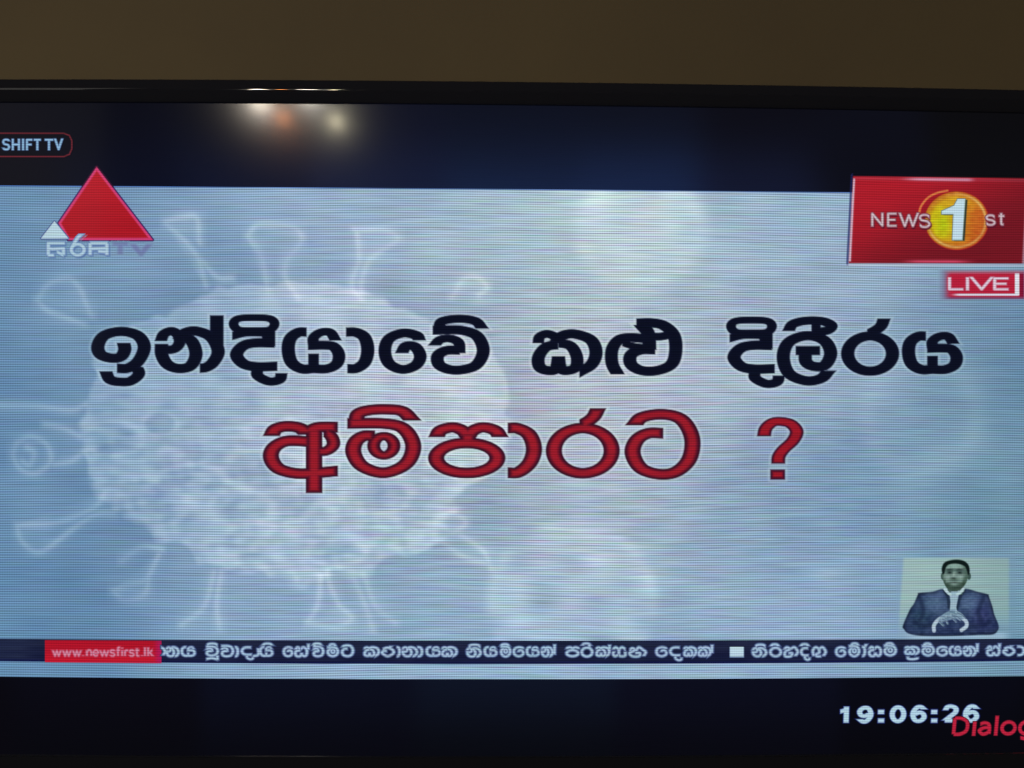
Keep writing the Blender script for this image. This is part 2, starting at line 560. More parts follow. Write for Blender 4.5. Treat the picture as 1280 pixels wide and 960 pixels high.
for q in ([(300, 670), (345, 590), (360, 470)], [(440, 590), (400, 500), (390, 440)], [(300, 670), (430, 690), (500, 650), (440, 590)],
          [(590, 700), (560, 600), (500, 460)], [(690, 670), (600, 590), (550, 450)],
          [(885, 225), (945, 180), (1005, 225), (945, 270), (885, 225)], [(900, 310), (1000, 380), (1110, 410)], [(980, 280), (1080, 350), (1115, 430)]):
    spikes.append(zs(q, *Z))
body_poly = spline([(100, 560), (104, 480), (140, 420), (215, 385), (300, 362), (430, 362), (520, 390), (600, 430), (640, 500), (628, 575), (590, 620),
                    (540, 668), (450, 715), (360, 728), (270, 706), (215, 685), (180, 655), (128, 618)], True)


def bg_fn(x, y):
    c = base_fn(x, y)
    add = np.zeros(len(x))
    m = (y > 238) & (y < 800) & (x < 760)
    X, Y = x[m], y[m]
    if m.any():
        pen0 = Pen(0.01, 0.01)
        d = field([(body_poly, 'f')], pen0, X, Y)
        d = d + 26 * vnoise(X, Y, 38, 34, 61) + 10 * vnoise(X, Y, 13, 12, 62)
        inside = sstep(4, -6, d)
        a = inside * (13 + 6 * sstep(-40, 0, d))
        a += inside * (17 * vnoise(X, Y, 26, 17, 3) + (6 + 17 * sstep(470, 600, Y)) * vnoise(X + Y, Y - X * 0.4, 13, 9, 5))
        for (ex, ey, er, es) in ((142, 548, 34, 20), (301, 634, 36, 22), (200, 530, 20, 14), (330, 590, 46, 26), (420, 690, 34, 16), (240, 600, 40, 18), (470, 620, 40, 20)):
            q = np.hypot((X - ex) / er, (Y - ey) / es)
            a += inside * (-9 * sstep(1.1, 0.6, q) + 7 * np.exp(-((q - 1.08) / 0.16) ** 2))
        ds = np.full(X.shape, 1e3)
        for sp in spikes:
            ds = np.minimum(ds, field([(sp, 'r')], pen0, X, Y))
        dsh = np.full(X.shape, 1e3)
        for sp in spikes:
            if len(sp) > 3: dsh = np.minimum(dsh, field([(spline(sp), 'f')], pen0, X, Y))
        a += (1 - inside) * 8 * sstep(3, -3, dsh) * (0.7 + vnoise(X, Y, 18, 18, 17))
        a -= (1 - inside) * 7 * np.exp(-(np.maximum(d, 0) / 45.0) ** 2)
        fade = 0.75 + 0.9 * vnoise(X, Y, 40, 40, 9)
        a += 17 * fade * np.exp(-(np.maximum(ds, 0) / 4.0) ** 2) + 7 * np.exp(-(np.maximum(ds, 0) / 11.0) ** 2)
        add[m] += a
    q = np.hypot(x - 715, (y - 752) * 1.05); inn = sstep(116, 98, q)
    add += inn * (10 + 8 * np.exp(-((q - 104) / 12) ** 2) * (0.6 + 1.2 * vnoise(x, y, 50, 50, 15)) + 24 * vnoise(x, y, 34, 26, 11)) * (y < 800)
    q = np.hypot(x - 800, (y - 285) * 1.08); inn = sstep(98, 70, q)
    add += inn * (13 + 8 * np.exp(-((q - 74) / 16) ** 2) * (0.5 + vnoise(x, y, 40, 40, 16)) + 14 * vnoise(x, y, 30, 24, 12))
    q = np.hypot(x - 1152, y - 520)
    add += 7 * np.exp(-((q - 72) / 14) ** 2) - 5 * sstep(70, 30, q) + 4 * sstep(80, 60, q)
    add += 16 * vnoise(x, y, 130, 80, 21) + 8 * vnoise(x, y, 45, 30, 22)
    c = c + add[:, None] * np.array([1.08, 0.98, 0.8])
    mid = np.exp(-((x - 680) / 420) ** 2 - ((y - 500) / 330) ** 2)
    c = c + mid[:, None] * np.array([9., 2., -5.])
    c = c * np.array([1.015, 0.985, 0.935])
    return mix(c, (52, 92, 168), sstep(1.6, 0.2, y - y_c0(x)) * 0.9)


news = sheet("news_background", np.arange(XL, XR + 0.1, 2.0), y_c0, y_c1, 310, bg_fn, PIC, screen, 0.00010)

# ------------------------------------------------------------------ headline letters
A = {}
z1 = (100, 380, 4.571); z2 = (340, 380, 4.2667); z3 = (640, 380, 4.571); z4 = (900, 380, 4.0)
z5 = (320, 500, 4.2667); z6 = (600, 500, 4.2667); z7 = (880, 500, 7.3846)
A['uu'] = from_zoom([
    ([(250, 222), (256, 262), (235, 300), (185, 310), (120, 290), (103, 240), (140, 180), (235, 157), (330, 180), (368, 245), (335, 325), (275, 366), (212, 367)], ''),
    ([(325, 360), (336, 402), (290, 440), (232, 445), (172, 432), (148, 385)], '', 0.94)], *z1)
A['na'] = from_zoom([
    ([(462, 212), (480, 172), (525, 155), (562, 180), (568, 225), (535, 258), (470, 262)], '', 0.9),
    ([(466, 228), (468, 290), (500, 345), (560, 368), (630, 355), (663, 290), (640, 215), (580, 180)], ''),
    ([(570, 200), (600, 165), (665, 155), (750, 190), (790, 270), (760, 335), (720, 362), (685, 367)], '')], *z1)
A['lak'] = from_zoom([([(782, 65), (782, 235)], 'l', 1.02)], *z1)
dai = [
    ([(905, 84), (995, 78), (1085, 84), (1112, 113), (1085, 147), (995, 152), (905, 147), (878, 113)], 'c', 0.74), ([(870, 182), (950, 164), (1078, 165)], '', 0.85), ([(1078, 150), (1078, 243)], 'l', 1.0)]
dab = [
    ([(1112, 224), (1010, 222), (935, 238), (895, 290), (935, 342), (1010, 358), (1128, 356)], ''),
    ([(1015, 372), (1016, 410), (1080, 442), (1140, 432), (1152, 395)], '', 0.9)]
A['dai'] = from_zoom(dai + dab, *z1); A['da'] = from_zoom(dab, *z1); A['ihat'] = from_zoom(dai, *z1)
A['ya'] = from_zoom([
    ([(185, 150), (140, 152), (98, 185), (87, 245), (105, 312), (160, 346), (230, 343)], ''),
    ([(222, 265), (222, 358)], 'l', 0.8), ([(206, 344), (290, 346), (345, 320), (357, 270), (330, 228), (280, 220), (192, 222)], '', 0.95),
    ([(222, 222), (222, 180), (260, 152), (310, 152), (340, 195)], '', 0.85)], *z2)
A['aa'] = from_zoom([([(395, 150), (450, 152), (495, 180), (511, 245), (495, 310), (450, 343), (402, 345)], '')], *z2)
A['e'] = from_zoom([
    ([(786, 194), (770, 168), (700, 155), (625, 185), (602, 250), (625, 318), (695, 349), (765, 328), (791, 280), (765, 230), (715, 225), (692, 262)], '', 0.96)], *z2)
va_b = [([(866, 222), (895, 192), (945, 184), (995, 205), (1002, 262)], '', 0.86),
        ([(1002, 246), (930, 248), (885, 275), (890, 322), (940, 348), (1010, 351), (1090, 325), (1127, 250), (1095, 172), (1020, 142), (940, 138), (857, 140)], '', 0.98)]
va_h = [([(890, 130), (908, 92), (1000, 79), (1085, 92), (1122, 132)], '', 0.88)]
A['va'] = from_zoom(va_b, *z2); A['vee'] = from_zoom(va_b + va_h, *z2); A['ehat'] = from_zoom(va_h, *z2)
A['ka'] = from_zoom([
    ([(150, 224), (158, 188), (200, 171), (250, 190), (265, 225)], '', 0.86),
    ([(265, 232), (195, 246), (152, 302), (158, 360), (205, 380), (250, 370), (266, 298)], '', 0.98),
    ([(266, 298), (280, 370), (320, 380), (365, 360), (370, 300), (335, 240), (265, 222)], '', 0.95),
    ([(255, 215), (290, 180), (360, 172), (450, 205), (480, 275), (455, 345), (385, 388)], '')], *z3)
A['lu'] = from_zoom([
    ([(604, 402), (572, 340), (572, 260), (610, 205), (670, 192), (770, 198)], '', 0.98),
    ([(630, 220), (690, 240), (780, 250)], '', 0.7),
    ([(818, 262), (740, 262), (680, 290), (680, 345), (740, 380), (830, 380), (910, 345), (935, 270), (925, 180), (870, 125), (800, 108), (710, 109)], ''),
    ([(740, 120), (778, 170), (785, 262)], '', 1.05), ([(770, 184), (850, 186), (915, 170)], '', 0.85)], *z3)
A['dai2'] = [(np.asarray(s[0]) + np.array([621.6, 3.0]),) + tuple(s[1:]) for s in A['dai']]
A['li'] = from_zoom([
    ([(342, 135), (365, 100), (430, 84), (510, 86), (556, 106), (545, 128), (505, 138), (478, 132)], '', 0.9), ([(480, 90), (480, 160)], 'l', 0.7),
    ([(543, 333), (505, 372), (430, 384), (345, 348), (316, 265), (345, 190), (435, 158), (520, 182), (553, 245), (525, 305), (470, 312), (430, 290), (426, 240)], ''),
    ([(378, 233), (500, 233)], 'l', 0.98)], *z4)
A['ra'] = from_zoom([(ring(750, 248, 112, 88), 'c'), ([(820, 73), (800, 115), (735, 155)], '', 0.95)], *z4)
ya0, ya1 = extent(A['ya'])
A['ya2'] = fit(A['ya'], 900 + 942 / 4.0, 380 + 161 / 4.0, 900 + 1182 / 4.0, 380 + 338 / 4.0)
A['a'] = from_zoom([
    ([(82, 192), (105, 155), (165, 140), (235, 150), (275, 185)], '', 1.0), ([(275, 180), (315, 150), (370, 143), (437, 145)], '', 1.0),
    ([(290, 222), (170, 218), (100, 250), (80, 305), (120, 365), (220, 392), (330, 388), (437, 378)], ''),
    ([(310, 150), (310, 496)], 'l', 1.02), ([(360, 165), (402, 195), (412, 240), (375, 272), (320, 274)], '', 0.85)], *z5)
ma_b = [([(487, 125), (690, 126), (790, 155), (839, 245), (800, 340), (685, 388), (570, 355), (521, 285), (530, 225), (575, 192), (635, 192)], ''),
        (ring(682, 244, 54, 51), 'c', 0.80)]
ma_h = [([(535, 120), (545, 75), (600, 55), (690, 50), (780, 60), (834, 110)], '', 0.98)]
A['ma'] = from_zoom(ma_b, *z5); A['mal'] = from_zoom(ma_b + ma_h, *z5)
A['pa'] = from_zoom([
    ([(963, 198), (985, 162), (1050, 146), (1105, 165), (1130, 200)], '', 0.98), ([(1302, 198), (1275, 162), (1210, 146), (1155, 165), (1130, 200)], '', 0.98),
    ([(1130, 175), (1130, 228)], 'l', 1.0), (ring(1124, 309, 163, 80), 'c')], *z5)
A['aa_red'] = from_zoom([([(148, 150), (200, 151), (262, 185), (288, 260), (265, 335), (205, 385), (148, 388)], '')], *z6)
A['ra_red'] = from_zoom([(ring(548, 270, 154, 120), 'c'), ([(630, 44), (600, 95), (530, 140)], '', 0.95)], *z6)
A['tta'] = from_zoom([
    ([(822, 135), (865, 92), (975, 76), (1075, 105), (1130, 200), (1118, 310), (1050, 380), (960, 396), (860, 365), (814, 285), (835, 215), (895, 178), (977, 177)], '')], *z6)
qm = from_zoom([([(552, 336), (570, 262), (630, 208), (705, 198), (800, 220), (855, 290), (820, 375), (735, 455), (690, 520), (684, 588)], '', 1.0),
                ([(612, 642), (747, 642), (747, 735), (612, 735)], 'f')], *z7)

halo = np.array([19., 18., 12.])


def letters(name, strokes, pen, inner, edge, depth, mat=TXT, pad=4.5, ew=3.2, step=1.0, hal=True):
    a, b = extent(strokes)
    box = (a[0] - 16, a[1] - 14, b[0] + 16, b[1] + 14)

    def colf(x, y, d):
        outc = bg_fn(x, y)
        outc = outc + halo * np.exp(-((d - 1.8) / 1.7) ** 2)[:, None]
        core = mix(edge, inner, sstep(-1.0, -ew - 1.0, d))
        return mix(core, outc, sstep(-0.9, 0.9, d))
    return fill(name, lambda X, Y: field(strokes, pen, X, Y), box, step, pad, colf, mat, screen, depth)


p1 = Pen(16.7, 11.7)
line1 = sum([A[k] for k in ('uu', 'na', 'lak', 'dai', 'ya', 'aa', 'e', 'vee')], [])
letters("black_headline_word", line1, p1, (11, 15, 32), (13, 17, 38), 0.00020)
letters("black_headline_word", A['ka'] + A['lu'], p1, (11, 15, 32), (13, 17, 38), 0.00020)
letters("black_headline_word", A['dai2'] + A['li'] + A['ra'] + A['ya2'], p1, (11, 15, 32), (13, 17, 38), 0.00020)
p2 = Pen(20.2, 13.5)
letters("red_headline_word", A['a'] + A['mal'] + A['pa'] + A['aa_red'] + A['ra_red'] + A['tta'], p2, (150, 27, 41), (58, 15, 36), 0.00020, ew=7.0)
letters("question_mark", qm, Pen(17.2, 11.4), (150, 24, 38), (62, 14, 40), 0.00020, ew=4.0)

# ------------------------------------------------------------------ roman letters, drawn in a unit box
U = {}
U['N'] = [([(0, 1), (0, 0), (1, 1), (1, 0)], 'l')]
U['E'] = [([(1, 0), (0, 0), (0, 1), (1, 1)], 'l'), ([(0, .5), (.85, .5)], 'l')]
U['W'] = [([(0, 0), (.27, 1), (.5, 0.1), (.73, 1), (1, 0)], 'l')]
U['S'] = [([(1, .16), (.75, 0), (.25, .0), (.02, .2), (.2, .43), (.78, .55), (1, .78), (.75, 1), (.25, 1), (0, .84)], '')]
U['L'] = [([(0, 0), (0, 1), (1, 1)], 'l')]
U['I'] = [([(0, 0), (0, 1)], 'l')]
U['V'] = [([(0, 0), (.5, 1), (1, 0)], 'l')]
U['H'] = [([(0, 0), (0, 1)], 'l'), ([(1, 0), (1, 1)], 'l'), ([(0, .5), (1, .5)], 'l')]
U['F'] = [([(1, 0), (0, 0), (0, 1)], 'l'), ([(0, .5), (.85, .5)], 'l')]
U['T'] = [([(0, 0), (1, 0)], 'l'), ([(.5, 0), (.5, 1)], 'l')]
U['t'] = [([(.4, -.35), (.4, .75), (.55, 1), (1, 1)], ''), ([(0, 0), (.95, 0)], 'l')]
U['n'] = [([(0, 0), (0, 1)], 'l'), ([(0, .35), (.35, 0), (.8, .05), (1, .4), (1, 1)], '')]
U['e'] = [([(0, .52), (1, .5), (.85, .1), (.5, 0), (.1, .2), (0, .55), (.2, .9), (.55, 1), (.95, .85)], '')]
U['w'] = U['W']
U['s'] = U['S']
U['f'] = [([(1, -.5), (.6, -.5), (.4, -.25), (.4, 1)], ''), ([(0, 0), (.95, 0)], 'l')]
U['i'] = [([(0, 0), (0, 1)], 'l'), ([(0, -.45), (0, -.28)], 'l')]
U['r'] = [([(0, 0), (0, 1)], 'l'), ([(0, .4), (.4, 0.02), (1, 0.05)], '')]
U['l'] = [([(0, -.5), (0, 1)], 'l')]
U['k'] = [([(0, -.5), (0, 1)], 'l'), ([(.95, 0), (.05, .55)], 'l'), ([(.35, .4), (1, 1)], 'l')]
U['.'] = [([(0, .9), (0, 1)], 'l')]
U['1'] = [([(0, .27), (.6, .16), (.72, 0)], ''), ([(.72, -.09), (.72, 1.09)], 'l')]
U['0'] = [(ring(.5, .5, .5, .5), 'c')]
U['6'] = [([(.98, .17), (.7, 0), (.35, .05), (.05, .4), (.08, .75), (.3, .98), (.7, .98), (.98, .75), (.88, .48), (.55, .4), (.15, .55), (.05, .62)], '')]
U['9'] = [(1 - np.asarray(q[0], float),) + tuple(q[1:]) for q in U['6']]
U['2'] = [([(.03, .26), (.2, .03), (.55, -.02), (.92, .12), (.9, .4), (.5, .68), (.05, .98)], ''), ([(0, 1), (1, 1)], 'l')]
U['D'] = [([(0, 0), (0, 1)], 'l'), ([(0, 0), (.5, .02), (.93, .25), (.93, .75), (.5, .98), (0, 1)], '')]
U['a'] = [([(.08, .12), (.45, 0), (.82, .1), (.95, .4), (.95, 1)], ''), ([(.95, .42), (.45, .45), (.05, .7), (.35, 1), (.75, .92), (.95, .7)], '')]
U['o'] = [(ring(.5, .5, .5, .5), 'c')]
U['g'] = [(ring(.48, .5, .48, .5), 'c'), ([(.98, 0), (.98, 1.1), (.7, 1.42), (.1, 1.32)], '')]


def word(items, hx=0.0, ext=None):
    """items: (letter, x0, y0, x1, y1) -> strokes; hx leans the letters; ext = half pen width and height for square ends"""
    out = []
    for ch, x0, y0, x1, y1 in items:
        for s in U[ch]:
            P = np.asarray(s[0], float)
            q = np.stack([x0 + P[:, 0] * (x1 - x0) + hx * (1 - P[:, 1]) * (y1 - y0), y0 + P[:, 1] * (y1 - y0)], 1)
            if ext and 'l' in s[1] and 'c' not in s[1]:
                for a_, b_ in ((0, 1), (-1, -2)):
                    u = q[a_] - q[b_]; u = u / max(math.hypot(*u), 1e-6)
                    q[a_] = q[a_] + u * (abs(u[0]) * ext[0] + abs(u[1]) * ext[1])
            out.append((q,) + tuple(s[1:]))
    return out


def plain(name, strokes, pen, color, back, depth, iso=1.1, soft=1.0, step=0.5, mat=TXT, parent=None, glow=None):
    """lettering whose rim fades into what lies behind it; back: colour or function(x, y)"""
    a, b = extent(strokes)
    m = pen.r + iso + 3

    def colf(x, y, d):
        bk = back(x, y) if callable(back) else np.tile(np.asarray(back, float), (len(x), 1))
        if glow is not None: bk = mix(bk, glow, sstep(iso, 0.2, d))
        cc = color(x, y) if callable(color) else np.asarray(color, float)
        return mix(cc, bk, sstep(-soft, min(soft, iso), d))
    return fill(name, lambda X, Y: field(strokes, pen, X, Y), (a[0] - m, a[1] - m, b[0] + m, b[1] + m), step, iso, colf, mat, parent or screen, depth)


# ---- service banner at the top left: rounded outline and SHIFT TV
def zr(x0, y0, x1, y1, ox, oy, s, pw, ph):       # zoom box -> centre-line box
    return (ox + x0 / s + pw / 2, oy + y0 / s + ph / 2, ox + x1 / s - pw / 2, oy + y1 / s - ph / 2)


zz_ = (0, 150, 9.143)
pw = 2.9
its = []
for ch, a, b in (('S', 25, 120), ('H', 135, 232), ('F', 297, 372), ('T', 388, 470), ('T', 512, 612), ('V', 622, 722)):
    its.append((ch,) + zr(a, 214, b, 348, *zz_, pw, pw))
its.append(('I', 29.1, 150 + 214 / 9.143 + 1.4, 29.2, 150 + 348 / 9.143 - 1.4))
plain("banner_text", word(its, 0.0, (1.4, 1.3)), Pen(2.8, 2.6), (136, 178, 210), (18, 20, 34), 0.0003, iso=1.0, glow=(24, 34, 78))
pill = [([(-95, 166.6), (80, 166.8), (87, 169.5), (90, 176), (90, 186), (87, 193), (80, 195.8), (-95, 195.6)], 'l')]
plain("banner_outline", pill, Pen(1.9, 1.7), (112, 36, 46), dark_fn, 0.0003, iso=0.9)

# ---- channel mark: red triangle with small white triangle and lettering
tri = [([(121, 209), (191, 300), (85.5, 300), (73.5, 279)], 'f')]


def tri_col(x, y, d):
    c = mix((176, 30, 42), (166, 24, 36), sstep(230, 290, y))
    c = mix((206, 62, 112), c, sstep(-1.6, -3.8, d))
    outer = mix((58, 34, 92), bg_fn(x, y), sstep(1.2, 2.8, d))
    above = (y < y_c0(x) + 1)
    outer[above] = np.array([70, 24, 52]) * 0.6 + dark_fn(x[above], y[above]) * 0.4
    return mix(c, outer, sstep(-0.4, 0.9, d))


fill("channel_triangle", lambda X, Y: field(tri, Pen(1, 1), X, Y), (60, 200, 202, 312), 0.8, 2.2, tri_col, TXT, screen, 0.0003)
tri2 = [([(68.3, 277), (85.5, 298), (52, 298)], 'f')]
fill("channel_small_triangle", lambda X, Y: field(tri2, Pen(1, 1), X, Y), (46, 270, 94, 304), 0.6, 1.6,
     lambda x, y, d: mix((178, 206, 218), (70, 84, 140), sstep(-0.3, 1.2, d)), TXT, screen, 0.0004)

G = {}
G['sa'] = [([(8, 30), (25, 5), (48, 25)], ''), ([(48, 25), (70, 5), (95, 30), (95, 75), (80, 95), (60, 82), (55, 60)], ''), ([(48, 35), (15, 45), (8, 70), (20, 95), (45, 95), (55, 70)], '')]
G['tha'] = [([(10, 22), (50, 5), (90, 30), (95, 65), (50, 97), (8, 65), (15, 42), (45, 40)], ''), ([(60, 8), (80, -16)], 'l')]
G['ssa'] = [([(8, 30), (25, 5), (48, 25), (70, 5), (95, 30)], ''), ([(15, 45), (8, 70), (20, 95), (45, 80)], ''), ([(48, 30), (48, 80)], 'l'), ([(45, 80), (60, 95), (90, 90), (92, 50)], '')]
G['nna'] = [([(8, 30), (25, 5), (45, 25), (60, -6), (80, 20), (97, 50), (85, 95)], ''), ([(40, 30), (10, 60), (25, 95), (60, 95), (65, 60), (40, 60)], '')]
G['ta'] = [([(8, 30), (25, 5), (50, 20), (75, 5), (97, 50), (80, 95)], ''), ([(50, 25), (15, 50), (15, 95), (50, 95), (60, 65), (35, 65)], '')]
G['ga'] = [([(12, 95), (5, 40), (25, 5), (50, 20), (75, 5), (97, 50), (80, 95)], ''), ([(50, 25), (50, 60), (30, 75), (35, 95), (65, 95)], '')]
G['na'] = A['na']; G['ya'] = A['ya']; G['va'] = A['va']; G['da'] = A['da']; G['ka'] = A['ka']; G['ra'] = [A['ra'][0]]
G['ma'] = A['ma']; G['aa'] = A['aa']; G['tta'] = A['tta']; G['e'] = A['e']; G['pa'] = A['pa']

sir = (fit([([(0, 10), (100, 10)], 'l'), ([(8, 10), (8, 50), (30, 55), (92, 50), (92, 100)], 'l'), ([(5, 100), (40, 100)], 'l'), ([(8, 55), (8, 100)], 'l'), ([(55, 75), (92, 100)], 'l')], 59, 304, 81.5, 319)
       + fit([(ring(50, 50, 50, 50), 'c')], 89.5, 305.5, 105.5, 319) + [([(102, 293), (97, 298), (91, 308)], '')]
       + fit([([(0, 5), (100, 5)], 'l'), ([(0, 5), (0, 100)], 'l'), ([(0, 50), (95, 45)], 'l'), ([(95, 10), (95, 100)], 'l'), ([(45, 70), (95, 75)], 'l')], 113, 304, 135, 319))
shade = [(np.asarray(q[0], float) + np.array([1.6, 1.8]),) + tuple(q[1:]) for q in sir]
plain("channel_lettering_shade", shade, Pen(4.6, 4.0), (82, 110, 162), bg_fn, 0.0003, iso=1.4, soft=1.6)
plain("channel_lettering", sir, Pen(4.3, 3.5), (168, 196, 214), (98, 126, 172), 0.0005, iso=1.3, soft=1.4)
tvw = word([('T', 141, 305, 160, 318), ('V', 166, 305, 187, 318)])
plain("channel_lettering_shade", tvw, Pen(6.6, 4.8), (112, 126, 168), bg_fn, 0.0003, iso=2.4, soft=2.4)

# ---- news panel top right
pan = [([(1066.3, 220.3), (1285, 223), (1279.3, 329.6), (1060.7, 329)], 'f')]


def pan_col(x, y, d):
    c = mix((168, 29, 42), (112, 23, 34), sstep(0.25, 1.0, (x - 1060) / 330 + (y - 220) / 170))
    left = x - (1066.3 - (y - 220.3) * 5.6 / 109)
    top = y - (220.3 + (x - 1066) * 0.0123)
    bot = (329 + (x - 1060) * 0.003) - y
    c = mix(c, (214, 206, 226), np.exp(-((left - 1.3) / 1.3) ** 2) * 0.9 * (top > 3) * (bot > 2))
    hx = sstep(1120, 1150, x) * sstep(1222, 1208, x)
    c = mix(c, (206, 150, 176), np.exp(-((top - 2.8) / 1.9) ** 2) * (0.15 + 0.8 * hx))
    c = mix(c, (200, 70, 100), np.exp(-((bot - 2.4) / 2.0) ** 2) * sstep(1120, 1150, x) * sstep(1225, 1190, x) * 0.9)
    right = (1285 - (y - 223) * 5.7 / 106) - x
    c = mix(c, (190, 170, 190), np.exp(-((right - 0.9) / 1.2) ** 2) * 0.6)
    o = bg_fn(x, y); ab = y < y_c0(x)
    o[ab] = dark_fn(x[ab], y[ab])
    o = mix(o, (34, 38, 92), np.exp(-((left + 1.8) / 1.5) ** 2) * 0.8 * (left < 0))
    o = mix(o, (196, 200, 214), sstep(-0.5, -2, bot) * 0.5)
    return mix(c, o, sstep(-0.6, 0.7, d))


fill("news_panel", lambda X, Y: field(pan, Pen(1, 1), X, Y), (1052, 212, 1292, 338), 0.9, 3.6, pan_col, TXT, screen, 0.0003)
CX, CY = 1195.4, 275.8


def disc_col(x, y, d):
    u = (x - CX) / 39.5; v = (y - CY) / 36.0
    r = np.hypot(u, v); a = np.degrees(np.arctan2(-v, u))
    c = mix((196, 184, 26), (188, 92, 34), sstep(-0.6, 0.75, u))
    c = mix(c, (205, 150, 36), sstep(-0.1, -0.8, v) * 0.8)
    c = mix(c, (196, 92, 34), sstep(0.45, 0.95, v) * 0.7)
    c = mix(c, (170, 190, 24), np.exp(-((u + 0.42) / 0.2) ** 2 - ((v - 0.15) / 0.35) ** 2) * 0.8)
    gap = np.clip(np.cos(np.radians(a - 25)) * 0.8 + 0.15, 0, 1) + np.clip(np.cos(np.radians(a + 120)) * 0.9, 0, 1)
    rim = np.exp(-((r - 0.92) / 0.045) ** 2) * np.clip(gap, 0.15, 1)
    c = mix(c, (170, 72, 30), sstep(0.74, 1.0, r) * 0.65)
    c = mix(c, (216, 176, 100), rim * 0.9)
    c = c + (26 * vnoise(x, y, 5, 3, 51))[:, None] * np.array([0.6, 1, 0.3])
    return mix(c, (150, 30, 36), sstep(-0.6, 0.8, d))


fill("news_disc", lambda X, Y: (np.hypot((X - CX) / 39.5, (Y - CY) / 36.0) - 1) * 37, (1150, 234, 1242, 318), 0.6, 1.2, disc_col, TXT, screen, 0.0004)
arc = [([(1148.5, 268), (1151, 258), (1160, 247), (1172, 241), (1184, 238.5)], 'r')]
plain("news_disc_arc", arc, Pen(2.6, 2.4), (206, 122, 66), (172, 30, 42), 0.0004, iso=0.9)
zp = (1050, 210, 5.565)
one = from_zoom([([(815, 216), (868, 216), (848, 502), (778, 502), (786, 322), (704, 322), (704, 300), (790, 262)], 'f')], *zp)
oneS = [(np.asarray(q[0], float) + np.array([3.0, 1.0]),) + tuple(q[1:]) for q in one]
plain("news_numeral_shade", oneS, Pen(1, 1), (46, 58, 52), lambda x, y: disc_col(x, y, np.full(len(x), -9.0)), 0.0005, iso=1.0)
plain("news_numeral", one, Pen(1, 1), (188, 214, 226), (96, 110, 90), 0.0006, iso=0.8)
pw = 2.7
nw = word([('N',) + zr(215, 312, 300, 408, *zp, pw, 2.4), ('E',) + zr(325, 312, 392, 410, *zp, pw, 2.4), ('W',) + zr(408, 314, 545, 412, *zp, pw, 2.4),
           ('S',) + zr(545, 322, 627, 416, *zp, pw, 2.4)], 0.0, (1.2, 1.1))
st_ = word([('s',) + zr(1008, 325, 1080, 402, *zp, pw, 2.4), ('t',) + zr(1100, 328, 1142, 400, *zp, pw, 2.4)], 0.0, (1.2, 1.1))
shift = lambda S_: [(np.asarray(q[0], float) + np.array([0.8, 1.6]),) + tuple(q[1:]) for q in S_]


def panel_back(x, y):
    r = np.hypot((x - CX) / 39.5, (y - CY) / 36.0)
    c = pan_col(x, y, np.full(len(x), -9.0))
    return mix(disc_col(x, y, np.full(len(x), -9.0)), c, sstep(0.97, 1.02, r))


for part in (nw, st_):
    plain("news_lettering_shade", shift(part), Pen(4.6, 4.2), (84, 20, 42), panel_back, 0.0005, iso=1.4, soft=1.4)
plain("news_lettering", nw, Pen(2.8, 2.5), (200, 186, 194), (120, 44, 58), 0.0006, iso=1.2, soft=1.3)
plain("news_lettering", st_, Pen(2.8, 2.5), (200, 186, 194), (120, 44, 58), 0.0006, iso=1.2, soft=1.3)

# ---- live badge
zb = zp
lb = [([(1173, 338.5), (1279.5, 338.5), (1279.5, 373.5), (1173, 373.5)], 'f')]


def live_col(x, y, d):
    c = np.tile(np.array([178., 32., 58.]), (len(x), 1))
    c = mix(c, (126, 22, 52), sstep(1273.8, 1275, x))
    c = mix(c, (214, 214, 226), sstep(1267.8, 1268.8, x) * sstep(1274.2, 1273.4, x) * sstep(341, 342.2, y) * sstep(369.6, 368.6, y))
    c = mix(c, (208, 206, 222), sstep(366.6, 367.6, y) * sstep(370.2, 369.2, y) * sstep(1185, 1200, x) * sstep(1274, 1272, x))
    c = mix(c, (120, 60, 96), sstep(370.6, 371.4, y) * 0.9)
    c = mix(c, (150, 116, 140), sstep(343.0, 341.5, y) * 0.55)
    c = mix(c, (150, 120, 140), sstep(340.6, 339.8, y) * 0.8)
    o = bg_fn(x, y)
    o = mix(o, (112, 92, 128), sstep(1171, 1183, x) * sstep(334, 341, y) * sstep(378, 371, y) * 0.6)
    c = mix(o, c, sstep(1178, 1190, x))
    return mix(c, o, sstep(-0.8, 0.8, d))


fill("live_badge", lambda X, Y: field(lb, Pen(1, 1), X, Y), (1168, 333, 1286, 379), 0.6, 1.6, live_col, TXT, screen, 0.0003)
pw = 4.3
lv = word([('L',) + zr(748, 760, 858, 852, *zp, pw, 3.0), ('V',) + zr(905, 758, 1062, 852, *zp, pw, 3.0), ('E',) + zr(1062, 760, 1172, 852, *zp, pw, 3.0),
           ('I', 1050 + 885 / 5.565, 211.4 + 760 / 5.565, 1050 + 885 / 5.565, 208.6 + 852 / 5.565)], 0.0, (1.8, 1.3))
plain("live_lettering", lv, Pen(4.0, 2.8), (214, 200, 214), (170, 40, 70), 0.0004, iso=1.4, soft=1.4)

# ---- ticker
yt = lambda x: 798.1 + 2.6 * (1 - ((x - 620) / 640.0) ** 2)
yb = lambda x: 826.1 + 3.8 * (1 - ((x - 620) / 640.0) ** 2)


def bar_col(x, y):
    t = (y - yt(x)) / (yb(x) - yt(x))
    c = mix((28, 34, 60), (24, 29, 58), sstep(0.2, 0.7, t))
    c = mix(c, (34, 42, 70), sstep(60, 20, x) * 0.7)
    c = c + (9 * vnoise(x, y, 22, 5, 31))[:, None]
    c = mix(c, (10, 14, 70), sstep(0.86, 1.0, t) * 0.8)
    return c


